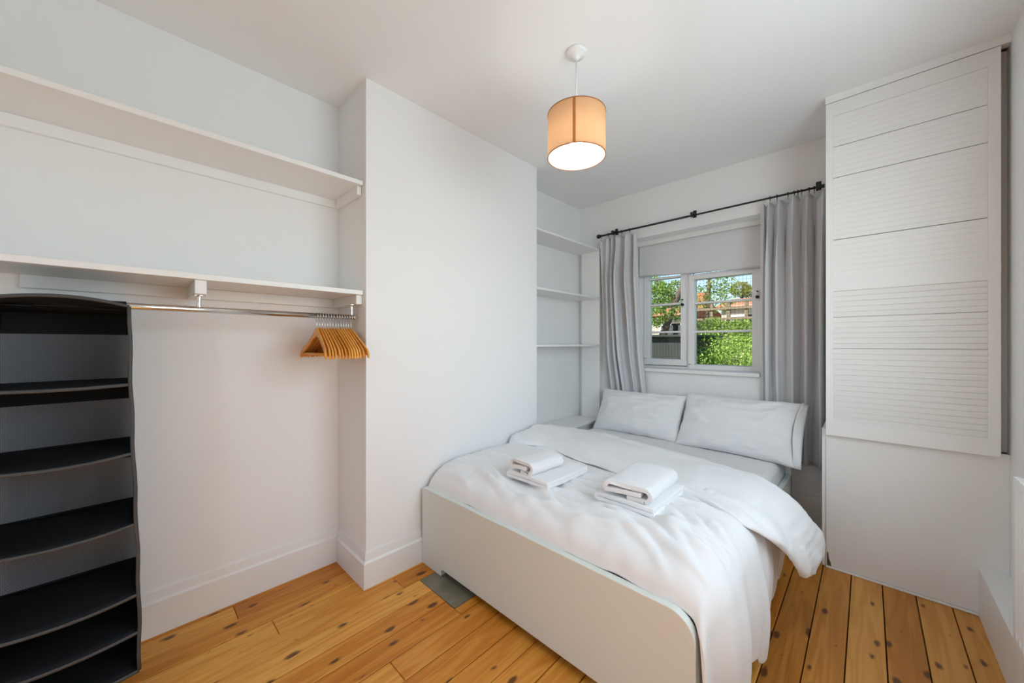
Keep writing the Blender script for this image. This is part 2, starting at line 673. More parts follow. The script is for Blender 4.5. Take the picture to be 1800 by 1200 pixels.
skirt_x('baseboard_left', XL, YB, YC0, 0, -.02, h=.20)
skirt_y('baseboard_return', YC0, XL, XCH, -.02, .02)
skirt_x('baseboard_chimney', XCH, YC0, YC1, .02, 0)
skirt_y('baseboard_window', YW, XAL, -.19, 0, 0, h=.26, t=.022)

# pipe boxing along the right-hand wall
struct(box('trim_1', 'gloss_white', .375, XR, -.9, YCUP, 0, .228, bevel=.003))
# boxed-in corner of the alcove beside the window
struct(box('trim_2', 'wall_paint', -2.105, XCH - .005, 3.215, YW + .002, 0, 2.21))

# ------------------------------------------------------------------ window
win = bpy.data.objects.new('window_1', None)
COL.objects.link(win)
win.location = (-1.09, 3.47, 1.035)
win.matrix_basis = Matrix.Translation(win.location)
struct(win)
FY0, FY1 = 3.470, 3.535
fr = MB()
fr.box(WX0, WX1, FY0, FY1, WZ0, WZ0 + .03)                        # bottom
fr.box(WX0, WX1, FY0, FY1, WZ1 - .045, WZ1)                       # head
fr.box(WX0, WX0 + .045, FY0, FY1, WZ0 + .03, WZ1 - .045)
fr.box(WX1 - .018, WX1, FY0, FY1, WZ0 + .03, WZ1 - .045)
fr.box(-1.165, -1.148, FY0, FY1, WZ0 + .03, WZ1 - .045)           # mullion
fr.build('window_frame', 'upvc', win, bevel=.003)


def sash(x0, x1, z0, z1, gx0, gx1, gz0, gz1, bars, yo=0.0):
    m_ = MB()
    y0, y1 = FY0 - .012 + yo, FY1 - .01
    m_.box(x0, x1, y0, y1, z0, gz0)
    m_.box(x0, x1, y0, y1, gz1, z1)
    m_.box(x0, gx0, y0, y1, gz0, gz1)
    m_.box(gx1, x1, y0, y1, gz0, gz1)
    s_ = m_.build('sash', 'upvc', win, bevel=.004)
    for zb in bars:
        box('glazing_bar', 'upvc', gx0, gx1, y0 + .004, y1 - .004, zb - .009, zb + .009, s_, bevel=.003)
    zz = [gz0] + list(bars) + [gz1]
    for k in range(len(zz) - 1):
        box('pane', 'pane_glass', gx0, gx1, FY0 + .03, FY0 + .034, zz[k] + (.009 if k else 0), zz[k + 1] - (.009 if k < len(zz) - 2 else 0), s_)
    return s_


s1 = sash(-1.555, -1.165, 1.075, 2.195, -1.506, -1.217, 1.130, 2.15, (1.381, 1.637, 1.885))
s2 = sash(-1.148, -.594, 1.045, 1.885, -1.100, -.666, 1.088, 1.838, (1.378, 1.629))
s3 = sash(-1.148, -.594, 1.90, 2.195, -1.100, -.666, 1.945, 2.15, ())
for hx, hz in ((-1.193, 1.630), (-.625, 1.650)):
    h_ = MB().box(hx - .011, hx + .011, FY0 - .026, FY0 - .012, hz - .035, hz + .05).build('handle_plate', 'upvc', win, bevel=.004)
    MB().lathe([(0, 0), (.011, .0), (.013, .012), (.009, .02), (0, .022)], (0, 0, 0), 14)
    k_ = MB()
    for (dz, r) in ((-.008, .0125), (.036, .0055)):
        k_.tube([(hx, FY0 - .02, hz + dz), (hx, FY0 - .046, hz + dz)], r, 12)
    k_.build('handle_knob', 'black', h_, smooth=False)
# sill
box('window_sill', 'gloss_white', WX0 - .0, WX1 + .0, YW - .035, FY0, WZ0 - .012, WZ0 + .018, win, bevel=.006)

# wire mesh fixed outside the panes
wm = MB()
x = WX0
while x < WX1:
    wm.box(x - .0007, x + .0007, 3.60, 3.6014, WZ0, WZ1)
    x += .028
z = WZ0
while z < WZ1:
    wm.box(WX0, WX1, 3.6014, 3.6028, z - .0007, z + .0007)
    z += .028
wmo = wm.build('window_mesh', 'wire')
tag(wmo, 'fine square wire mesh stretched outside the window', 'mesh')
wmo['kind'] = 'stuff'

# ------------------------------------------------------------------ roller blind
bl = thing('roller_blind', 'grey fabric roller blind pulled part-way down the window', 'blind', (-1.09, 3.43, 2.2))
rows = []
for i in range(9):
    t = i / 8
    rows.append([(x, 3.425, 2.208 + (zb - 2.208) * t) for x, zb in
                 [(WX0 + .012 + (WX1 - .012 - WX0 - .012) * j / 12, 1.917 - .042 * j / 12) for j in range(13)]])
MB().grid(rows).build('fabric', 'blind_grey', bl, solid=.002)
MB().tube([(WX0 + .006, 3.445, 2.215), (WX1 - .006, 3.445, 2.215)], .017, 14).build('roller', 'blind_grey', bl, smooth=True)
MB().box(WX0 + .002, WX1 - .002, 3.405, 3.466, 2.232, 2.2445).box(WX0 + .002, WX1 - .002, 3.405, 3.411, 2.203, 2.232).build('pelmet_strip', 'gloss_white', bl)
mbb = MB()
p0, p1 = (WX0 + .012, 3.425, 1.917), (WX1 - .012, 3.425, 1.875)
mbb.tube([p0, p1], .006, 8)
mbb.build('hem_bar', 'blind_grey', bl, smooth=True)

# ------------------------------------------------------------------ curtain rod, curtains
RY, RZ = 3.195, 2.320
rod = thing('curtain_rod', 'thin black metal curtain rod above the window', 'curtain rod', (-1.06, RY, RZ))
MB().tube([(-1.885, RY, RZ), (-1.06, RY, RZ)], .0085, 12).tube([(-1.06, RY, RZ), (-.225, RY, RZ)], .007, 12).build('rod', 'black_metal', rod, smooth=True)
MB().lathe([(0, -.02), (.012, -.018), (.0195, -.008), (.0205, .002), (.017, .012), (.009, .018), (0, .02)], (-1.897, RY, RZ), 18).build('finial', 'black_metal', rod, smooth=True)
MB().tube([(-.245, RY, RZ), (-.205, RY, RZ)], .0125, 12).build('end_cap', 'black_metal', rod)
for bx in (-1.745, -1.035, -.24):
    b_ = MB()
    b_.tube([(bx, YW, RZ + .03), (bx, RY - .0, RZ + .022)], .006, 8)
    b_.box(bx - .009, bx + .009, RY - .014, RY + .014, RZ - .012, RZ + .026)
    b_.box(bx - .014, bx + .014, YW - .006, YW, RZ + .0, RZ + .06)
    b_.build('bracket', 'black_metal', rod, bevel=.002)


def curtain(name, label, xt0, xt1, xb0, xb1, ztop, zbot, folds, seed, rings, amp=.032):
    random.seed(seed)
    t = thing(name, label, 'curtain', ((xt0 + xt1) / 2, RY, zbot), 'grey curtains at the window')
    nu, nv = 150, 46
    ph = [random.uniform(0, 6.28) for _ in range(4)]
    am = [random.uniform(.65, 1.25) for _ in range(folds + 2)]
    wd = [random.uniform(.5, 1.6) for _ in range(folds)]
    tot = sum(wd)
    cum = [0]
    for w_ in wd:
        cum.append(cum[-1] + w_ / tot)

    def phase(u):
        for k in range(folds):
            if u <= cum[k + 1] or k == folds - 1:
                return k + (u - cum[k]) / (cum[k + 1] - cum[k])
        return folds
    rows = []
    for i in range(nv + 1):
        v = i / nv
        row = []
        for j in range(nu + 1):
            u = j / nu
            uu = u + .014 * math.sin(3.1 * v + ph[0] + u * 5) * math.sin(math.pi * u)
            uu = min(1, max(0, uu))
            p = phase(uu)
            k = int(min(folds - 1, p))
            a = amp * am[k] * (.62 + .55 * smoothstep(0, .25, v)) * (1 + .22 * math.sin(4 * v + ph[1] + k))
            s = math.sin(2 * math.pi * p)
            c = math.sin(4 * math.pi * p + ph[2] * .2)
            yy = RY - .004 + .03 * smoothstep(.55, .85, v) + a * (s + .18 * c) * (1 - .35 * smoothstep(.6, .85, v)) + .008 * math.sin(2 * v + ph[3] + 9 * u)
            yy += .012 * nz(u * 5, v * 2.2, seed)
            xa = xt0 + (xb0 - xt0) * v ** 1.3
            xb = xt1 + (xb1 - xt1) * v ** 1.3
            xx = xa + (xb - xa) * u + .016 * math.sin(4 * math.pi * p) * smoothstep(.0, .3, v) + .006 * nz(u * 3 + 7, v * 3, seed)
            # scalloped heading: dips between the hooks
            dip = .028 * abs(math.sin(math.pi * p)) ** 2 * (.5 + am[k] * .6)
            zt = ztop - dip
            zz = zt + (zbot - zt) * v + (.008 * math.sin(7 * u + ph[0]) * v)
            row.append((xx, min(yy, YW - .012 - .004 * nz(u * 9, v * 3, 2)), zz))
        rows.append(row)
    MB().grid(rows).build('fabric', 'curtain_grey', t, smooth=True, solid=.0022)
    for rx in rings:
        rg = MB()
        rg.tube([(rx + .002 * math.sin(a * 2), RY + .0145 * math.cos(a), RZ - .004 + .0145 * math.sin(a)) for a in [k * 2 * math.pi / 16 for k in range(17)]], .0022, 6, cap=False)
        rg.tube([(rx, RY, RZ - .018), (rx, RY - .002, ztop - .006)], .0014, 6)
        rg.build('curtain_ring', 'black_metal', t, smooth=True)
    return t


curtain('curtain', 'narrow grey curtain hanging at the shelf side of the window', -1.878, -1.505, -1.80, -1.40, 2.285, .46, 5, 14,
        [-1.872, -1.79, -1.735, -1.725, -1.71, -1.69, -1.655, -1.575], amp=.052)
curtain('curtain', 'wider grey curtain hanging beside the louvred cupboard', -.545, -.195, -.555, -.20, 2.288, .45, 5, 22,
        [-.505, -.463, -.40, -.365, -.345, -.325, -.285, -.257], amp=.062)

# ------------------------------------------------------------------ wall shelves on the left
sh = thing('wall_shelf', 'long white wall shelf high up in the left alcove', 'shelf', (-2.08, .1, 2.11))
SY0 = -.95
box('shelf_board', 'gloss_white', XL, -1.918, SY0, YC0 - .004, 2.112, 2.134, sh, bevel=.002)
box('batten', 'wall_paint', XL, XL + .022, SY0, YC0 - .002, 2.066, 2.112, sh, bevel=.002)
box('end_batten', 'wall_paint', XL + .022, -1.945, YC0 - .024, YC0 - .001, 2.066, 2.112, sh, bevel=.002)
sh = thing('wall_shelf', 'white wall shelf carrying the chrome clothes rail', 'shelf', (-2.08, .1, 1.53))
box('shelf_board', 'gloss_white', XL, -1.918, SY0, YC0 - .004, 1.533, 1.556, sh, bevel=.002)
box('batten', 'gloss_white', XL, XL + .026, -.276, YC0 - .002, 1.484, 1.533, sh, bevel=.003)
box('end_batten', 'gloss_white', XL + .026, -1.935, YC0 - .034, YC0 - .001, 1.484, 1.533, sh, bevel=.003)
box('support_block', 'gloss_white', XL + .026, -1.928, .184, .222, 1.476, 1.533, sh, bevel=.003)

# clothes rail
RX, RAZ = -1.985, 1.417
rl = thing('clothes_rail', 'chrome clothes rail hung below the lower shelf', 'rail', (RX, .1, RAZ))
MB().tube([(RX, SY0 + .02, RAZ), (RX, .840, RAZ)], .0125, 18).build('tube', 'chrome', rl, smooth=True)
MB().tube([(RX, .838, RAZ), (RX, .846, RAZ)], .0145, 18).build('end_cap', 'chrome', rl, bevel=.002)
for py, zt in ((.203, 1.476), (.828, 1.484)):
    MB().lathe([(.0075, -.0), (.0065, .02), (.0085, .045), (.011, zt - RAZ - .010 - .006), (.022, zt - RAZ - .010 - .004), (.022, zt - RAZ - .0105)],
               (RX, py, RAZ + .0105), 16).build('post', 'chrome', rl, smooth=False)

# ------------------------------------------------------------------ wooden hangers
def make_hanger(loc):
    t = thing('coat_hanger', '', 'hanger', loc, 'wooden coat hangers on the chrome rail')
    x0, y0, z0 = loc            # top of the rail
    # hook
    pts = []
    R_ = .0165
    cz = z0 - R_ + .0018
    for k in range(15):
        a = math.radians(-35 + 215 * k / 14)
        pts.append((x0 + R_ * math.cos(a), y0, cz + R_ * math.sin(a)))
    pts += [(x0 - R_ * .8, y0, cz - .014), (x0 - .003, y0, cz - .028), (x0, y0, cz - .036), (x0, y0, cz - .075)]
    MB().tube(pts, .0017, 8).build('hook', 'chrome', t, smooth=True)
    zt = cz - .062
    # shoulders: a shaped bent board
    half = .205
    n = 22
    up, lo = [], []
    for k in range(-n, n + 1):
        s = k / n
        ax = abs(s)
        drop = .118 * ax ** 1.12 + .008 * math.sin(math.pi * ax)
        drop += .012 * smoothstep(.86, 1, ax)
        zc_ = zt - drop
        w = .019 + .010 * (1 - smoothstep(0, .25, ax)) - .004 * smoothstep(.75, 1, ax)
        y_curve = .020 * (ax ** 2)
        up.append((x0 + s * half, y0 - y_curve, zc_ + (.004 if ax < .97 else -.004)))
        lo.append((x0 + s * half * (.985 if ax > .9 else 1), y0 - y_curve, zc_ - w * 1.35))
    rows = []
    th = .0058
    for u_, l_ in zip(up, lo):
        rows.append([(u_[0], u_[1] - th * .75, u_[2]), (u_[0], u_[1] + th * .75, u_[2]),
                     (l_[0], l_[1] + th, l_[2] + .008), (l_[0], l_[1] + th * .6, l_[2]),
                     (l_[0], l_[1] - th * .6, l_[2]), (l_[0], l_[1] - th, l_[2] + .008)])
    m_ = MB()
    b = m_.quad_grid(rows, closed_v=True)
    m_.f += [tuple(range(b, b + 6))[::-1], tuple(range(b + 6 * 2 * n, b + 6 * 2 * n + 6))]
    m_.build('shoulder', 'hanger_wood', t, bevel=.0015)
    zb = zt - .132
    MB().tube([(x0 - half * .90, y0 - .014, zb + .004), (x0 + half * .90, y0 - .014, zb + .004)], .0052, 10).build('trouser_bar', 'hanger_wood', t, smooth=True)
    return t


NH = 14
hy = [.655 + .0128 * k + (.003 if k > 6 else 0) for k in range(NH)]
h0 = make_hanger((RX, hy[0], RAZ + .0125))
ordn = ['second', 'third', 'fourth', 'fifth', 'sixth', 'seventh', 'eighth', 'ninth', 'tenth', 'eleventh', 'twelfth', 'thirteenth']
h0['label'] = 'wooden coat hanger at the open near end of the row'
random.seed(5)
hrot = -2.3
for k in range(1, NH):
    c = copy_tree(h0, None, (0, hy[k] - hy[0], 0))
    hrot += random.choice((.05, .1, .15, .9, 1.5)) if k < NH - 1 else 3.2
    c.rotation_euler.z = math.radians(hrot)
    c['label'] = ('wooden coat hanger, last of the row, against the chimney breast' if k == NH - 1
                  else 'wooden coat hanger, %s along the rail counted from the organiser' % ordn[k - 1])
h0.rotation_euler.z = math.radians(-2.3)

# ------------------------------------------------------------------ hanging organiser
og = thing('hanging_organiser', 'black fabric hanging shelf organiser with mesh back on the rail', 'organiser', (-2.04, -.15, .1))
OX0, OX1, OY0, OY1 = -2.20, -1.875, -.315, .004
OT = 1.398
sz = [1.137, .893, .640, .388, .253]
OB = .115


def sag(u, a):                       # droop across the width
    return -a * (1 - (2 * u - 1) ** 2)


def lean(z):                         # the side bows outward a little lower down
    return .024 * smoothstep(1.4, .2, z)


def fabric_panel(name, zc, drop, mat, t=.006, lift=0.0):
    rows = []
    pw = 2.0 if lift else 0.0
    for i in range(9):
        x = OX0 + (OX1 - OX0) * i / 8
        rows.append([(x, OY0 - lean(zc) + (OY1 + lean(zc) - OY0 + lean(zc)) * j / 14, zc + lift * (i / 8) ** 2 + sag(j / 14, drop) * ((i / 8) ** 2 if lift else .4 + .6 * i / 8)) for j in range(15)])
    o = MB().grid(rows).build(name, mat, og, smooth=True, solid=t)
    # lighter bound front edge
    m_ = MB()
    zf = [zc + lift + sag(j / 14, drop) for j in range(15)]
    yf = [OY0 - lean(zc) + (OY1 + 2 * lean(zc) - OY0) * j / 14 for j in range(15)]
    rows = [[(OX1 + .003, yf[j], zf[j] + .002) for j in range(15)], [(OX1 + .0045, yf[j], zf[j] - .004) for j in range(15)],
            [(OX1 + .003, yf[j], zf[j] - .009) for j in range(15)], [(OX1 - .003, yf[j], zf[j] - .009) for j in range(15)],
            [(OX1 - .003, yf[j], zf[j] + .002) for j in range(15)]]
    e_ = MB()
    b = e_.quad_grid(rows, closed_u=True)
    e_.build('edge_binding', 'organiser_trim', o, smooth=True)
    return o


fabric_panel('top_panel', OT, -.024, 'organiser_black', lift=.013)
for z_, d_ in zip(sz, (.006, .016, .018, .020, .018)):
    fabric_panel('shelf', z_, d_, 'organiser_black')
fabric_panel('bottom_panel', OB, .012, 'organiser_black')
for side, ysd in (('l', OY0), ('r', OY1)):
    sgn = -1 if side == 'l' else 1
    rows = []
    for i in range(25):
        z_ = OT + .010 + (OB - OT - .010) * i / 24
        rows.append([(OX0 + (OX1 - OX0) * j / 6, ysd + sgn * (lean(z_) + .0018 * math.sin(z_ * 26)), z_) for j in range(7)])
    s_ = MB().grid(rows).build('side_panel', 'organiser_black', og, smooth=True, solid=.004)
    MB().tube([(OX1 + .002, r[0][1], r[0][2]) for r in rows], .0055, 8).build('edge_binding', 'organiser_trim', s_, smooth=True)
# back: solid strip at the head of each bay and mesh below it
zz = [OT] + sz + [OB]
for k in range(6):
    zt_, zb_ = zz[k], zz[k + 1]
    strip = .085 if k < 4 else zt_ - zb_
    box('back_strip', 'organiser_black', OX0 - .004, OX0 - .001, OY0 - .02, OY1 + lean(zt_) , zt_ - strip, zt_, og)
    if k < 4:
        MB().grid([[(OX0 - .002, OY0 - .02, zt_ - strip), (OX0 - .002, OY1 + lean(zt_), zt_ - strip)],
                        [(OX0 - .002, OY0 - .02, zb_ - .03), (OX0 - .002, OY1 + lean(zb_), zb_ - .03)]]).build('mesh_panel', 'organiser_mesh', og)
for y0_, y1_ in ((-.275, -.215), (-.085, -.004)):
    b_ = MB()
    ring = []
    for k in range(17):
        a = math.radians(-60 + 300 * k / 16)
        ring.append((RX + .0165 * math.cos(a), RAZ + .0165 * math.sin(a)))
    ring = [(RX + .028, OT + .004)] + ring + [(RX - .028, OT + .004)]
    b_.quad_grid([[(p[0], y0_, p[1]) for p in ring], [(p[0], y1_, p[1]) for p in ring]])
    b_.build('hook_strap', 'organiser_black', og, solid=.003, smooth=False)

# ------------------------------------------------------------------ pendant lamp
LX, LY = -1.003, 1.486
lp = thing('pendant_lamp', 'pendant lamp with peach fabric drum shade hanging from the ceiling', 'lamp', (LX, LY, 2.17))
MB().lathe([(.050, 0), (.050, -.008), (.044, -.016), (.020, -.022), (.012, -.034), (.006, -.040), (0, -.040)], (LX, LY, ZC), 32).build('ceiling_rose', 'upvc', lp, smooth=True)
MB().tube([(LX, LY, ZC - .03), (LX, LY, 2.345)], .0042, 10).build('cord', 'upvc', lp, smooth=True)
SR, SB, ST = .136, 2.167, 2.369
m_ = MB()
n = 64
m_.quad_grid([[(LX + SR * math.cos(2 * math.pi * k / n), LY + SR * math.sin(2 * math.pi * k / n), z_) for k in range(n)] for z_ in (SB, (SB + ST) / 2, ST)], closed_v=True)
shd = m_.build('shade', 'shade_fabric', lp, smooth=True)
m_ = MB()
r2 = SR - .002
m_.quad_grid([[(LX + r2 * math.cos(2 * math.pi * k / n), LY + r2 * math.sin(2 * math.pi * k / n), z_) for k in range(n)] for z_ in (SB, (SB + ST) / 2, ST)], closed_v=True)
m_.build('shade_lining', 'shade_lining', shd, smooth=True)
for z_ in (SB, ST):
    MB().tube([(LX + SR * math.cos(2 * math.pi * k / n), LY + SR * math.sin(2 * math.pi * k / n), z_) for k in range(n + 1)], .0022, 6, cap=False).build('shade_rim', 'shade_seam', shd, smooth=True)
# seam strip facing the room
ang = math.atan2(0 - LY, 0 - LX) - math.radians(4)
m_ = MB()
m_.quad_grid([[(LX + (SR + .0012) * math.cos(ang + d), LY + (SR + .0012) * math.sin(ang + d), z_) for d in (-.045, 0, .045)] for z_ in (SB, ST)])
m_.build('seam', 'shade_seam', shd)
sp = MB()
for k in range(3):
    a = k * 2 * math.pi / 3 + .4
    sp.tube([(LX + .02 * math.cos(a), LY + .02 * math.sin(a), 2.335), (LX + SR * math.cos(a), LY + SR * math.sin(a), 2.365)], .002, 6)
sp.lathe([(.022, .0), (.022, .004), (.018, .004)], (LX, LY, 2.334), 16)
sp.build('spider_ring', 'upvc', lp)
MB().lathe([(.0, .0), (.016, .001), (.018, .065), (.011, .085), (0, .085)], (LX, LY, 2.268), 16).build('bulb_holder', 'upvc', lp, smooth=True)
MB().lathe([(0, -.075), (.016, -.072), (.027, -.056), (.030, -.040), (.026, -.022), (.014, .0), (0, .0)], (LX, LY, 2.270), 20).build('bulb', 'bulb_glow', lp, smooth=True)

# ------------------------------------------------------------------ shelves in the alcove by the window
for z_, lab in ((2.186, 'white alcove shelf beside the curtain, highest of three'),
                (1.712, 'white alcove shelf beside the curtain, middle of three'),
                (1.250, 'white alcove shelf beside the curtain, lowest of three')):
    s_ = box('alcove_shelf', 'gloss_white', XAL, XCH - .001, YC1, YW - .056, z_ - .002, z_ + .016, bevel=.002)
    tag(s_, lab, 'shelf', 'alcove shelves')
lc = thing('alcove_cupboard', 'low white alcove cupboard behind the bed edge', 'cupboard', (-2.03, 2.76, 0))
box('body', 'gloss_white', XAL + .004, XCH - .02, YC1, YW - .056, 0, .515, lc)
box('top', 'gloss_white', XAL + .004, XCH + .012, YC1, YW - .056, .515, .537, lc, bevel=.004)

# ------------------------------------------------------------------ built-in cupboard with louvred door
cb = thing('built_in_cupboard', 'white built-in cupboard with a louvred door right of the bed', 'cupboard', (.145, 3.0, 0))
CX0, CX1 = -.172, XR
box('side_panel', 'cupboard_white', CX0, CX0 + .02, YCUP + .022, YW, .0, ZC, cb)
box('front_panel', 'cupboard_white', CX0, CX1 + .002, YCUP, YCUP + .022, .010, .772, cb, bevel=.004)
box('side_trim', 'cupboard_white', -.190, CX0, YCUP + .012, YW, 0, .79, cb, bevel=.002)
box('upper_frame', 'cupboard_white', CX0, CX1 + .002, YCUP + .050, YCUP + .066, .772, 2.632, cb)
box('fascia', 'ceiling_paint', CX0, CX1 + .002, YCUP - .026, YCUP + .02, 2.631, ZC, cb)
box('floor_bead', 'gloss_white', CX0, .377, YCUP - .008, YCUP, 0, .012, cb, bevel=.003)
DX0, DX1, DZ0, DZ1 = -.170, .435, .762, 2.624
DY0, DY1 = 2.738, 2.766
ST_L, ST_R = -.139, .399
d_ = MB()
d_.box(DX0, ST_L, DY0, DY1, DZ0, DZ1)
d_.box(ST_R, DX1, DY0, DY1, DZ0, DZ1)
d_.box(ST_L, ST_R, DY0, DY1, DZ0, .842)
d_.box(ST_L, ST_R, DY0, DY1, 1.568, 1.652)
d_.box(ST_L, ST_R, DY0, DY1, 2.548, DZ1)
door = d_.build('door', 'cupboard_white', cb, bevel=0)
random.seed(4)
SP = .0290


def add_slats(z0, z1, hh, deg, gaps):
    """louvre slats with their top edges towards the room; alike slats share one mesh"""
    n = round((z1 - z0) / SP)
    first = None
    tt = .0026
    a = math.radians(deg)
    for k in range(n):
        zc = z0 + (k + .5) * (z1 - z0) / n
        if first is None:
            m_ = MB()
            poly = []
            for dz, dy in ((-hh, -tt), (-hh + .0015, -tt * 1.3), (hh - .0015, -tt * 1.3), (hh, -tt), (hh, tt), (-hh, tt)):
                poly.append((dy * math.cos(a) + dz * math.sin(a), dz * math.cos(a) - dy * math.sin(a)))
            m_.prism(poly, 'x', ST_L - .004, ST_R + .004)
            o = first = m_.build('slat', 'cupboard_white', door)
        else:
            o = first.copy()
            COL.objects.link(o)
        o.location = (0, DY0 + .009, zc)
        o.rotation_euler.x = math.radians(random.uniform(-.5, .5))
        if any(abs(zc - SP / 2 - g_) < SP / 2 for g_ in gaps):      # a slat that has slipped and left a dark gap
            o.scale.z = .88 if deg > -10 else .95
            o.location.z = zc + (.0018 if deg > -10 else .0007)


add_slats(.842, 1.568, .01425, -14, (1.42, 1.24))
add_slats(1.652, 2.548, .01450, -5, (2.376, 2.204, 1.867))
for hz in (.93, 1.62, 2.43):
    MB().tube([(DX1 + .003, DY1 - .006, hz - .02), (DX1 + .003, DY1 - .006, hz + .02)], .003, 8).build('hinge', 'chrome', cb)
# chipped paint at the foot of the panel
ch = MB()
ch.prism([(-.167, .012), (-.148, .012), (-.152, .034), (-.158, .05), (-.162, .085), (-.167, .09)], 'y', YCUP - .0008, YCUP + .001)
c_ = ch.build('paint_chip', 'chip', cb)
c_['label'] = 'brown bare patch of chipped paint'

# ------------------------------------------------------------------ radiator on the right-hand wall
rd = thing('radiator', 'white panel radiator at the right edge above the pipe boxing', 'radiator', (.40, 1.6, .236))
RX0, RX1, RY0, RY1, RZ0, RZ1 = .360, .378, .95, 2.128, .238, .818
pts = []
n = 30
for k in range(n):
    ya = RY0 + .02 + (RY1 - RY0 - .04) * k / n
    w_ = (RY1 - RY0 - .04) / n
    pts += [(ya, 0), (ya + w_ * .28, .007), (ya + w_ * .62, .007), (ya + w_ * .9, 0)]
pts.append((RY1 - .02, 0))
rows = []
for z_, k_ in ((RZ0, 0), (RZ0 + .03, 0), (RZ0 + .05, 1), (RZ1 - .05, 1), (RZ1 - .03, 0), (RZ1, 0)):
    rows.append([(RX0 + .004 + p[1] * (1 if k_ else 0), p[0], z_) for p in [(RY0, 0)] + pts + [(RY1, 0)]])
MB().grid(rows).build('front_panel', 'gloss_white', rd, solid=.012)
box('rear_panel', 'gloss_white', .425, .437, RY0, RY1, RZ0 + .01, RZ1 - .005, rd, bevel=.003)
box('side_cover', 'gloss_white', .366, .437, RY1 - .006, RY1 + .004, RZ0 + .02, RZ1 - .004, rd, bevel=.002)
gr = MB()
gr.box(.366, .437, RY0, RY1, RZ1 - .006, RZ1 - .002)
g_ = gr.build('top_grille', 'gloss_white', rd)
box('wall_bracket', 'gloss_white', .437, XR - .001, 1.9, 1.93, .5, .75, rd)
vv = MB()
vv.tube([(.40, RY1 - .03, .226), (.40, RY1 - .03, .25)], .012, 10)
vv.build('valve', 'chrome', rd)

# ------------------------------------------------------------------ bed
bed = thing('bed', 'white double bed frame with plain footboard', 'bed', (-1.12, 2.1, 0))
BX0, BX1 = -1.873, -.375
FT = .442


def arc(cx, cz, r, a0, a1, n=8):
    return [(cx + r * math.cos(math.radians(a0 + (a1 - a0) * k / n)), cz + r * math.sin(math.radians(a0 + (a1 - a0) * k / n))) for k in range(n + 1)]


poly = [(BX0, 0), (BX0 + .185, 0)] + arc(BX0 + .205, .018, .02, 180, 90, 5) + [(BX1 - .23, .036)] + arc(BX1 - .205, .016, .02, 90, 0, 5) + [(BX1 - .185, 0), (BX1, 0)]
poly += arc(BX1 - .085, FT - .085, .085, 0, 90, 10) + arc(BX0 + .022, FT - .022, .022, 90, 180, 6)
MB().prism(poly, 'y', 1.190, 1.222).build('footboard', 'bed_white', bed, bevel=.003)
box('side_rail', 'bed_white', BX1 - .03, BX1, 1.222, 3.165, .10, .385, bed, bevel=.004)
box('side_rail', 'bed_white', BX0 + .002, BX0 + .032, 1.222, 3.165, .10, .385, bed, bevel=.004)
box('headboard', 'bed_white', BX0, BX1, 3.135, 3.165, .0, .47, bed, bevel=.005)
for k in range(9):
    y_ = 1.32 + k * .205
    box('bed_slat', 'fence_wood', BX0 + .032, BX1 - .03, y_, y_ + .07, .215, .232, bed)
for lx in (BX0 + .002, BX1 - .05):
    box('leg', 'bed_white', lx, lx + .048, 3.08, 3.135, 0, .10, bed)

# mattress in its fitted sheet
mt = MB()
MX0, MX1, MY0, MY1, MZ0, MZ1 = -1.838, -.408, 1.245, 3.125, .233, .505


def rounded_slab(x0, x1, y0, y1, z0, z1, r, nx, ny, f):
    """closed slab with rounded edges; f(x,y)->extra top height"""
    rows = []
    prof = [(r, z0)] + [(r - r * math.sin(math.radians(a)), z0 + r - r * math.cos(math.radians(a))) for a in (30, 60, 90)] + \
           [(r - r * math.cos(math.radians(a)), z1 - r + r * math.sin(math.radians(a))) for a in (0, 30, 60, 90)]
    m_ = MB()

    def ring(ins, z_):
        xa, xb, ya, yb = x0 + ins, x1 - ins, y0 + ins, y1 - ins
        pts = []
        for k in range(nx):
            pts.append((xa + (xb - xa) * k / nx, ya))
        for k in range(ny):
            pts.append((xb, ya + (yb - ya) * k / ny))
        for k in range(nx):
            pts.append((xb - (xb - xa) * k / nx, yb))
        for k in range(ny):
            pts.append((xa, yb - (yb - ya) * k / ny))
        return [(p[0], p[1], z_ + (f(p[0], p[1]) if z_ > (z0 + z1) / 2 else 0)) for p in pts]
    m_.quad_grid([ring(i_, z_) for i_, z_ in prof], closed_v=True)
    for z_, s_ in ((z1, 1), (z0, -1)):
        xa, xb, ya, yb = x0 + r, x1 - r, y0 + r, y1 - r
        m_.quad_grid([[(xa + (xb - xa) * i / nx, ya + (yb - ya) * j / ny, z_ + (f(xa + (xb - xa) * i / nx, ya + (yb - ya) * j / ny) if s_ > 0 else 0))
                       for j in range(ny + 1)] for i in range(nx + 1)])
    return m_


mo = rounded_slab(MX0, MX1, MY0, MY1, MZ0, MZ1, .045, 40, 50, lambda x, y: .004 * nz(x * 5, y * 5, 3) + .003 * nz(x * 18, y * 4, 9)).build('mattress', 'sheet_cotton', None, smooth=True)
tag(mo, 'mattress in a white fitted sheet showing below the pillows', 'mattress')

# ------------------------------------------------------------------ duvet
dv = thing('duvet', 'white duvet spread over the bed and hanging down its right side', 'duvet', (-1.1, 1.8, .505))

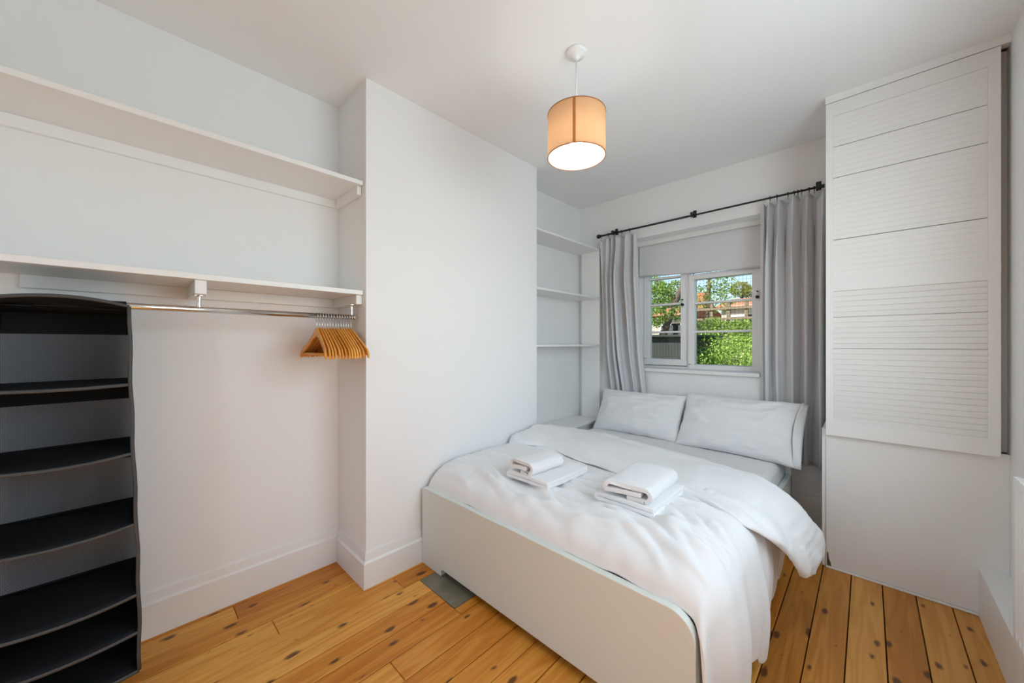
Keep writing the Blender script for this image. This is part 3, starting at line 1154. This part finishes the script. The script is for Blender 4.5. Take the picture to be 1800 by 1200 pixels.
CREASES = []     # (x0,y0,x1,y1,height,width)
random.seed(21)
for x0_, y0_, x1_, y1_, h_, w_ in (
        (-.72, 1.86, -.36, 1.52, .012, .020), (-.66, 1.80, -.35, 1.44, -.010, .022), (-.62, 1.74, -.36, 1.36, .012, .022),
        (-.58, 1.90, -.33, 1.62, .011, .018), (-.52, 1.72, -.33, 1.30, -.010, .024), (-.70, 1.62, -.42, 1.28, .010, .026),
        (-1.78, 1.62, -1.50, 1.36, .008, .028), (-1.70, 1.46, -1.38, 1.30, .009, .022), (-1.44, 1.40, -1.10, 1.27, .009, .022),
        (-1.22, 1.36, -.92, 1.26, -.008, .020), (-1.05, 1.46, -.80, 1.28, .010, .024), (-.86, 1.42, -.62, 1.25, .010, .020),
        (-1.05, 1.80, -.86, 1.52, .006, .02), (-1.78, 1.80, -1.52, 1.52, .006, .03), (-1.30, 1.34, -1.02, 1.28, .008, .016),
        (-.48, 1.95, -.31, 1.78, .010, .018), (-.90, 1.34, -.70, 1.24, -.008, .018)):
    CREASES.append((x0_, y0_, x1_, y1_, h_, w_))


def crease(x, y):
    s = 0
    for x0_, y0_, x1_, y1_, h_, w_ in CREASES:
        dx, dy = x1_ - x0_, y1_ - y0_
        L2 = dx * dx + dy * dy
        t = ((x - x0_) * dx + (y - y0_) * dy) / L2
        if t < -.3 or t > 1.3:
            continue
        L_ = math.sqrt(L2)
        d = ((x - x0_) * dy - (y - y0_) * dx) / L_
        d += .02 * nz(t * 2.2, h_ * 900, 2)
        e = smoothstep(-.25, .25, t) * (1 - smoothstep(.8, 1.3, t))
        s += h_ * e * math.exp(-(d / w_) ** 2)
    return s


def ridge(u, v, s):
    return max(0.0, 1 - abs(nz(u, v, s)) * 3.0) ** 2.2


def wrinkle(x, y):
    al, ac = .88 * x - .47 * y, .47 * x + .88 * y
    wr = smoothstep(-.95, -.55, x) * smoothstep(1.25, 1.45, y)
    a1 = ridge(al * 2.4, ac * 12 + .8 * nz(al * 3, ac * 3, 5), 3.3) * .034 * wr
    bl_, bc = .97 * x - .24 * y, .24 * x + .97 * y
    wf = (1 - smoothstep(1.45, 1.75, y)) * (1 - .5 * wr)
    a2 = ridge(bl_ * 2.8, bc * 11 + nz(bl_ * 2, bc * 2, 4), 8.1) * .027 * wf
    a3 = ridge(x * 3.0 + y, y * 5 - x * 2, 6.6) * .009
    return a1 + a2 + a3 - .010


def duvet_top(y):
    t = min(1, max(0, (y - 1.228) / .19))
    z_ = .432 + (.560 - .432) * math.sqrt(max(0, 1 - (1 - t) ** 2.2))
    return z_ + .012 * smoothstep(1.4, 1.75, y) - .02 * smoothstep(2.05, 2.35, y)


rows = []
NY = 120
YA, YE = 1.2235, 2.36
for i in range(NY + 1):
    y = YA + (YE - YA) * (i / NY) ** 1.15
    zt = duvet_top(y)
    hemx = interp(y, [1.2, 1.45, 1.6, 1.7, 1.86, 2.04, 2.36], [-.335, -.322, -.312, -.308, -.328, -.35, -.36])
    hemz = .085 + .02 * math.sin(y * 21) + .015 * math.sin(y * 47 + 1)
    fr_ = smoothstep(1.228, 1.36, y)
    pts = [(-1.869, zt - .075), (-1.862, zt - .035), (-1.84, zt - .010), (-1.80, zt)]
    nxp = 70
    for j in range(1, nxp + 1):
        pts.append((-1.80 + (1.80 - .43) * j / nxp, zt))
    pts[-1] = (-.43, zt - .004)
    pts += [(a_ if fr_ > .999 else -.40 + (a_ + .40) * (.45 + .55 * fr_), zt - b_) for a_, b_ in ((-.40, .012), (-.375, .026), (-.352, .046), (-.336, .072), (-.326, .10))]
    zs_ = zt - .10
    nd = 26
    for j in range(1, nd + 1):
        t = j / nd
        xx = -.326 + (hemx + .326) * t + .018 * math.sin(math.pi * t)
        xx = -.366 + (xx + .366) * fr_
        pts.append((xx, zs_ + (hemz - zs_) * t))
    row = []
    for j, (px_, pz_) in enumerate(pts):
        px2, pz2, py2 = px_, pz_, y
        if j < 4 + nxp + 2:
            w_ = smoothstep(-1.869, -1.78, px_)
            pz2 += w_ * ((.7 * crease(px_, y) + wrinkle(px_, y)) * (.25 + .75 * smoothstep(1.225, 1.34, y)) + .012 * nz(px_ * 2.3, y * 2.3, 1) + .006 * nz(px_ * 6, y * 6, 4) + .0025 * nz(px_ * 16, y * 9, 7))
            pz2 -= .014 * (1 - smoothstep(-1.87, -1.6, px_)) * 0
            py2 = max(1.2232, py2 + (.006 * nz(px_ * 7, 3.3, 5) + .004 * nz(px_ * 19, 1.3, 5)) * (1 - smoothstep(1.23, 1.4, y)))
        else:
            depth = min(1.0, max(0, (zt - pz_) / .45))
            px2 += depth * (.018 * math.sin(y * 27 + 2.0 * pz_) + .012 * math.sin(y * 51 + 1.3 + 3 * pz_) + .012 * nz(y * 9, pz_ * 3, 8)) + crease(min(px_, -.36), y) * .8 * (1 - depth)
            px2 = max(px2, -.372)
            py2 += .02 * depth * nz(y * 4, pz_ * 4, 2) - .034 * smoothstep(0, .25, depth) * (1 - fr_)
        row.append((px2, py2, pz2))
    rows.append(row)
MB().grid(rows).build('cover', 'cotton', dv, smooth=True, solid=.012, subsurf=1)

# the turned-down top of the duvet
path = [(-1.862, .535), (-1.80, .548), (-1.55, .562), (-1.25, .564), (-.95, .564), (-.65, .564), (-.45, .560), (-.37, .540), (-.305, .495), (-.262, .43), (-.235, .36), (-.225, .30), (-.232, .255)]


def catmull(p, n):
    out = []
    q = [p[0]] + p + [p[-1]]
    for i in range(len(p) - 1):
        for k in range(n):
            t = k / n
            a, b, c, d = q[i], q[i + 1], q[i + 2], q[i + 3]
            out.append(tuple(.5 * ((2 * b[m]) + (-a[m] + c[m]) * t + (2 * a[m] - 5 * b[m] + 4 * c[m] - d[m]) * t * t + (-a[m] + 3 * b[m] - 3 * c[m] + d[m]) * t ** 3) for m in range(len(b))))
    out.append(p[-1])
    return out


near = [1.90, 1.90, 1.95, 1.86, 1.80, 1.775, 1.72, 1.70, 1.76, 1.84, 1.91, 1.97, 2.05]
far = [2.24, 2.30, 2.46, 2.45, 2.40, 2.31, 2.24, 2.22, 2.24, 2.28, 2.33, 2.36, 2.30]
thick = [.060, .085, .048, .034, .032, .036, .040, .044, .050, .054, .058, .058, .040]
full = [(a[0], a[1], b, c, d) for a, b, c, d in zip(path, near, far, thick)]
cm = catmull(full, 9)
rows = []
NC = 44
for i, (px_, pz_, n_, f_, th_) in enumerate(cm):
    a_, b_ = cm[max(0, i - 1)], cm[min(len(cm) - 1, i + 1)]
    tx, tz = b_[0] - a_[0], b_[1] - a_[1]
    l_ = math.hypot(tx, tz)
    nx_, nz_ = -tz / l_, tx / l_
    end = min(1, min(i + .15, (len(cm) - 1 - i) + .15) / 4)
    row = []
    for k in range(NC):
        a = 2 * math.pi * k / NC
        cx, sx = math.cos(a), math.sin(a)
        ex = .62
        yy = (n_ + f_) / 2 + (f_ - n_) / 2 * math.copysign(abs(cx) ** ex, cx) * (1 - .10 * (1 - end))
        off = th_ * math.copysign(abs(sx) ** .75, sx) * math.sqrt(end)
        if sx < 0:
            off *= .55
        # puffier towards the far fold, thinner towards the free edge
        off *= .62 + .55 * smoothstep(n_, f_, yy)
        w = .012 * nz(px_ * 2.2 + pz_ * 2, yy * 5, 3) + .014 * (ridge((px_ - pz_) * 1.7, (yy + .22 * px_) * 9 + pz_ * 2, 6) - .35) + .008 * (ridge((px_ - pz_) * 3.2, (yy + .35 * px_) * 16, 2) - .3)
        if sx > 0:
            off += w * end
        yy += (.022 * nz(px_ * 4 + pz_ * 6, 7.7 + (2 if cx > 0 else 0), 1) + .008 * nz(px_ * 13 + pz_ * 13, 1.7, 2)) * abs(cx)
        xx, z2 = px_ + nx_ * (off + .022), pz_ + nz_ * (off + .022)
        row.append((max(xx, -1.872), yy, z2))
    rows.append(row)
m_ = MB()
b = m_.quad_grid(rows, closed_v=True)
m_.f += [tuple(range(b, b + NC))[::-1], tuple(range(b + (len(rows) - 1) * NC, b + len(rows) * NC))]
m_.build('turned_down_edge', 'cotton', dv, smooth=True, subsurf=1)

# ------------------------------------------------------------------ pillows
def pillow(label, c, w, h, th, tilt, roll, seed, flap=False):
    n = 30
    t = thing('pillow', label, 'pillow', c, 'pillows at the head of the bed')
    R_ = Matrix.Translation(c) @ Matrix.Rotation(math.radians(roll), 4, 'Z') @ Matrix.Rotation(math.radians(tilt), 4, 'X')

    def surf(sgn):
        rows = []
        for i in range(n + 1):
            u = -1 + 2 * i / n
            u = math.copysign(1 - (1 - abs(u)) ** 1.25, u)
            row = []
            for j in range(n + 1):
                v = -1 + 2 * j / n
                v = math.copysign(1 - (1 - abs(v)) ** 1.25, v)
                e = max(0, (1 - u ** 2) * (1 - v ** 2))
                z_ = sgn * th * (e ** .42) * (1 + .10 * nz(u * 1.5 + seed, v * 1.5, 1))
                z_ += sgn * min(1, e * 5) * (.013 * nz(u * 4, v * 4 + seed, 2) + .012 * (ridge(u * 1.6 + v * .8 + seed, v * 3.4 - u * 1.2, 4) - .3))
                x_ = w * u * (.94 + .06 * v * v) + .006 * nz(v * 4, seed, 1) * abs(u)
                y_ = h * v * (.92 + .08 * u * u) + .008 * nz(u * 5, seed + 3, 1) * abs(v)
                p = R_ @ Vector((x_, y_, z_))
                p.y = min(p.y, 3.262)
                row.append(p)
            rows.append(row)
        return rows
    m_ = MB()
    m_.quad_grid(surf(1))
    m_.quad_grid(surf(-1))
    m_.build('pillowcase', 'cotton', t, smooth=True, subsurf=1)
    if flap:                      # loose open end of the pillowcase
        rows = []
        for j in range(17):
            v = -1 + 2 * j / 16
            r_ = []
            for i in range(6):
                s = i / 5
                x_ = w * (.955 + .045 * v * v) + .045 * s * (1 - .3 * v * v) - .012
                z_ = (.055 * (1 - v * v) * (1 - .3 * s)) - .02 * s + .012 * nz(v * 3, s * 2, 5)
                y_ = h * v * (1 - .03 * s)
                p = R_ @ Vector((x_, y_, z_))
                r_.append(p)
            rows.append(r_)
        MB().grid(rows).build('pillowcase_flap', 'cotton', t, smooth=True, solid=.003)
    return t


pillow('white pillow leaning below the window at the alcove end of the bed', (-1.432, 3.055, .672), .388, .205, .095, 60, 0, 1)
pillow('white pillow leaning below the window near the louvred cupboard', (-.690, 3.015, .690), .382, .225, .100, 58, -4, 5, flap=True)

# ------------------------------------------------------------------ towels
def swept(name, mat, prof, y0, y1, parent=None, tilt=0, seed=0, endround=.012):
    """closed XZ outline extruded along Y with soft ends"""
    m_ = MB()
    rows = []
    cx = sum(p[0] for p in prof) / len(prof)
    cz = sum(p[1] for p in prof) / len(prof)
    ny = 14
    for i in range(ny + 1):
        t = i / ny
        rows.append([(p[0] + .003 * nz(t * 4, p[1] * 20, seed), y0 + (y1 - y0) * t + .004 * nz(p[0] * 25, p[1] * 25, seed), p[1] + .003 * nz(t * 5, p[0] * 20, seed + 1)) for p in prof])
    m_.quad_grid(rows, closed_v=True)
    n = len(prof)
    return m_, n


def strip_outline(center, th):
    """thick outline around a centre polyline (folded cloth)"""
    L_, R_ = [], []
    for i, p in enumerate(center):
        a_, b_ = center[max(0, i - 1)], center[min(len(center) - 1, i + 1)]
        tx, tz = b_[0] - a_[0], b_[1] - a_[1]
        l_ = math.hypot(tx, tz) or 1
        nx_, nz_ = -tz / l_, tx / l_
        L_.append((p[0] + nx_ * th, p[1] + nz_ * th))
        R_.append((p[0] - nx_ * th, p[1] - nz_ * th))
    return L_, R_


def folded(name, label, cat, group, center, th, y0, y1, seed, rot=0.0, pivot=(0, 0)):
    L_, R_ = strip_outline(center, th)
    m_ = MB()
    ny = 16
    g = []
    for i in range(ny + 1):
        t = i / ny
        y = y0 + (y1 - y0) * t
        sh_ = 1.0
        row = []
        for q in L_ + R_[::-1]:
            x_, z_ = q
            yy = y + .007 * nz(x_ * 9, z_ * 30, seed)
            z2 = z_ + .003 * nz(t * 4, x_ * 14, seed + 1)
            x2 = x_ + .004 * nz(t * 4, z_ * 25, seed + 2)
            dx, dy = x2 - pivot[0], yy - pivot[1]
            c_, s_ = math.cos(rot), math.sin(rot)
            row.append((pivot[0] + dx * c_ - dy * s_, pivot[1] + dx * s_ + dy * c_, z2))
        g.append(row)
    b = m_.quad_grid(g, closed_v=True)
    n = len(L_)
    for base in (b, b + ny * 2 * n):
        for k in range(n - 1):
            m_.f.append((base + k, base + k + 1, base + 2 * n - 2 - k, base + 2 * n - 1 - k))
    o = m_.build(name, 'towel', None, smooth=True, bevel=.004)
    return tag(o, label, cat, group)


def arc2(cx, cz, rx, rz, a0, a1, n=8):
    return [(cx + rx * math.cos(math.radians(a0 + (a1 - a0) * k / n)), cz + rz * math.sin(math.radians(a0 + (a1 - a0) * k / n))) for k in range(n + 1)]


def flat_fold(xa, xb, zb, th):
    """three layers, folds left and right"""
    r_ = th * 1.04
    c = [(xb, zb + th), ((xa + xb) / 2, zb + th)]
    c += arc2(xa + r_, zb + th + r_, r_, r_, 270, 90, 7)
    c += [((xa + xb) / 2, zb + th + 2 * r_ + .001), (xb - .002, zb + th + 2 * r_ - .001)]
    return c


def loop_fold(xa, xb, zb, th, hgt):
    """loosely doubled cloth: rounded fold at both ends, inner tail"""
    rz = (hgt - 2 * th) / 2
    zc = zb + th + rz
    right = arc2(xb - rz, zc, rz, rz, -90, 90, 8)
    top = [((xa + xb) / 2, zb + hgt - th), (xa + rz, zb + hgt - th)]
    left = arc2(xa + rz, zc, rz, rz * .97, 90, 215, 7)
    tail = [(xa + rz * 1.5, zc - rz * .35), ((xa + xb) / 2, zc - rz * .12), (xb - rz * 1.7, zc - rz * .10)]
    return [( (xa + xb) / 2, zb + th), (xb - rz, zb + th)] + right + top + left + tail


T1Z, T2Z = .577, .577
folded('bath_towel', 'flat folded white bath towel under the smaller roll on the alcove side', 'towel', 'folded bath towels on the duvet', flat_fold(-1.365, -1.095, T1Z, .0085), .0085, 1.385, 1.735, 3)
folded('hand_towel', 'loosely rolled white hand towel nearer the chimney breast', 'towel', 'hand towels on the bath towels', loop_fold(-1.355, -1.205, T1Z + .036, .009, .064), .009, 1.395, 1.630, 5, rot=math.radians(-4), pivot=(-1.28, 1.4))
folded('bath_towel', 'flat folded white bath towel under the larger fold mid-bed', 'towel', 'folded bath towels on the duvet', flat_fold(-.880, -.615, T2Z, .0095), .0095, 1.455, 1.800, 8)
folded('hand_towel', 'doubled white hand towel mid-bed with an open looped end', 'towel', 'hand towels on the bath towels', loop_fold(-.835, -.635, T2Z + .040, .0095, .066), .0095, 1.462, 1.790, 9, rot=math.radians(3), pivot=(-.74, 1.46))

# ------------------------------------------------------------------ outside the window
gnd = box('garden_lawn', 'lawn', -60, 40, 3.9, 90, -2.7, -2.6)
gnd['kind'] = 'structure'


def foliage(name, mat, parent, blobs, n, size, seed):
    import numpy as np
    rng = np.random.default_rng(seed)
    tot = sum(b[3] ** 2 for b in blobs)
    V, F = [], []
    k = 0
    for cx, cy, cz, r, fz in blobs:
        m_ = int(n * r * r / tot)
        d = rng.normal(size=(m_, 3))
        d /= np.linalg.norm(d, axis=1)[:, None]
        rad = r * rng.uniform(.45, 1.08, m_) ** .5
        p = d * rad[:, None]
        p[:, 2] *= fz
        p += np.array((cx, cy, cz))
        a = rng.normal(size=(m_, 3)); a /= np.linalg.norm(a, axis=1)[:, None]
        b = np.cross(a, rng.normal(size=(m_, 3))); b /= np.linalg.norm(b, axis=1)[:, None]
        s = size * rng.uniform(.6, 1.4, m_)[:, None]
        q = np.stack([p - a * s, p + b * s * .45, p + a * s, p - b * s * .45], 1).reshape(-1, 3)
        V += q.tolist()
        F += [(k + 4 * i, k + 4 * i + 1, k + 4 * i + 2, k + 4 * i + 3) for i in range(m_)]
        k += 4 * m_
    me = bpy.data.meshes.new(name)
    me.from_pydata(V, [], F)
    me.materials.append(M[mat])
    o = bpy.data.objects.new(name, me)
    COL.objects.link(o)
    if parent:
        o.parent = parent
        o.matrix_parent_inverse = parent.matrix_basis.inverted()
    o['kind'] = 'stuff'
    return o


def at(px_, py_, y):
    """point on the plane Y=y seen at a pixel of the photograph (used to set out the garden)"""
    fx, fy = -math.sin(YAW), math.cos(YAW)
    rx, ry = math.cos(YAW), math.sin(YAW)
    u, v = (px_ - 900) / FPX, -(py_ - HY) / FPX
    dx, dy, dz = fx + rx * u, fy + ry * u, v
    t = y / dy
    return Vector((dx * t, y, CAM_H + dz * t))


GZ = -2.6


def tree(name, label, cat, mat, blobs, n, size, seed, trunk=None, group=None):
    c = blobs[0]
    t = thing(name, label, cat, (c[0], c[1], GZ), group)
    foliage('foliage', mat, t, blobs, n, size, seed)
    if trunk:
        MB().tube(trunk, [.16, .12, .06, .04][:len(trunk)], 8).build('trunk', 'bark', t, smooth=True)
    return t


def blob(px_, py_, y, r, fz=.85):
    p = at(px_, py_, y)
    return (p.x, p.y, p.z, r, fz)


# bushes just outside, trees further out
tree('shrub', 'bright lime-green shrub low outside the right-hand pane', 'shrub', 'leaf_lime',
     [blob(1250, 640, 8, .75), blob(1300, 640, 8.2, .7), blob(1225, 655, 7.6, .6), blob(1280, 670, 7.5, .8)], 11000, .026, 1,
     [tuple(at(1270, 690, 8) * 1), (at(1270, 690, 8).x, 8, GZ)][::-1])
tree('hedge_tree', 'yellow-green bushy tree filling the middle of the right-hand pane', 'tree', 'leaf_mid',
     [blob(1235, 588, 12, .55), blob(1275, 592, 12.5, .6), blob(1318, 590, 12, .55), blob(1255, 576, 13, .42), blob(1300, 580, 13, .42), blob(1225, 615, 11.5, .5), blob(1310, 620, 11.5, .6)], 10000, .036, 2,
     [(at(1275, 620, 12).x, 12.2, GZ), (at(1275, 620, 12).x, 12.2, 0.4)])
tree('tall_tree', 'tall loose-leaved tree rising into the sky in the right-hand pane', 'tree', 'leaf_mid',
     [blob(1240, 508, 17, .9), blob(1225, 525, 17, .7), blob(1268, 497, 17.5, .6), blob(1280, 522, 17, .45), blob(1260, 532, 17, .55)], 1700, .055, 3,
     [(at(1240, 620, 17).x, 17.2, GZ), (at(1240, 560, 17).x, 17.2, 2.0), (at(1245, 500, 17).x, 17.2, 4.2)])
tree('garden_tree', 'olive-green tree seen through the left-hand pane', 'tree', 'leaf_mid',
     [blob(1158, 520, 11, .48), blob(1188, 512, 11.5, .38), blob(1150, 556, 10.5, .38), blob(1191, 550, 11, .26), blob(1150, 500, 11.5, .32), blob(1184, 612, 8.5, .22)], 3600, .042, 4,
     [(at(1150, 640, 11).x, 11.0, GZ), (at(1165, 585, 11).x, 11.0, 1.5), (at(1198, 500, 11).x, 11.0, 2.9)])
tree('dark_tree', 'dark green tree standing behind the roofs', 'tree', 'leaf_dark',
     [blob(1228, 545, 29.5, 1.1), blob(1196, 548, 29.5, 1.3), blob(1150, 535, 30, 1.8)], 3600, .10, 5,
     [(at(1200, 600, 29.5).x, 29.5, GZ), (at(1200, 560, 29.5).x, 29.5, 3.0)])
tree('far_tree', 'rounded yellowish tree above the red roof', 'tree', 'leaf_olive',
     [blob(1301, 508, 34, .75, .8), blob(1317, 513, 34, .6, .8)], 2400, .07, 6,
     [(at(1303, 560, 34).x, 34.2, GZ), (at(1303, 530, 34).x, 34.2, 5.0)])


def house(name, label, xl, xr, y, eave, ridge, depth=7.0):
    t = thing(name, label, 'house', ((xl + xr) / 2, y, GZ))
    box('wall', 'render_wall', xl, xr, y, y + depth, GZ, eave, t)
    m_ = MB()
    o_ = .35
    m_.prism([(y - o_, eave - .1), (y + depth / 2, ridge), (y + depth + o_, eave - .1)], 'x', xl - o_, xr + o_)
    r_ = m_.build('roof', 'roof_tile', t)
    cx = xl + (xr - xl) * .62
    box('chimney', 'roof_tile', cx, cx + .7, y + depth / 2 - .35, y + depth / 2 + .35, ridge - .5, ridge + .7, t)
    for k in range(2):
        wx = xl + (xr - xl) * (.2 + .42 * k)
        w_ = box('window', 'upvc', wx, wx + 1.1, y - .05, y, eave - 1.7, eave - .5, t)
        box('pane', 'house_glass', wx + .1, wx + 1.0, y - .06, y - .05, eave - 1.6, eave - .6, w_)
    return t


p0, p1 = at(1268, 532, 22), at(1345, 532, 22)
house('brick_house', 'house with a red tiled roof showing in the right-hand pane', p0.x, p1.x, 22, at(1300, 536, 22).z, at(1300, 523, 25).z)
p0, p1 = at(1150, 548, 20), at(1200, 548, 20)
house('garden_house', 'pale house with a tiled roof behind the left-hand tree', p0.x, p1.x, 20, at(1180, 552, 20).z, at(1180, 538, 23).z)

# dark shed wall outside the left-hand pane
p0, p1 = at(1120, 592, 7), at(1206, 592, 7)
shd_ = thing('shed', 'dark shed outside the bottom of the left-hand pane', 'shed', ((p0.x + p1.x) / 2, 7.5, GZ))
box('wall', 'shed_dark', p0.x, p1.x, 7.0, 9.0, GZ, at(1170, 592, 7).z, shd_)
box('roof', 'shed_dark', p0.x - .1, p1.x + .1, 6.9, 9.1, at(1170, 592, 7).z, at(1170, 590, 7).z + .02, shd_)

# trellis fence
fn = thing('garden_fence', 'slatted wooden garden fence across the right-hand pane', 'fence', (at(1280, 560, 14).x, 14, GZ))
xa, xb = at(1222, 560, 14).x, at(1345, 560, 14).x
zt = at(1290, 541, 14).z
x = xa
while x <= xb + .01:
    box('post', 'fence_wood', x - .05, x + .05, 14.0, 14.1, GZ, zt + .25, fn)
    x += (xb - xa) / 4
for z_ in (zt, zt - .35, zt - .7, zt - 1.05):
    box('rail', 'fence_wood', xa, xb, 13.96, 14.0, z_ - .04, z_ + .04, fn)

bpy.context.view_layer.update()
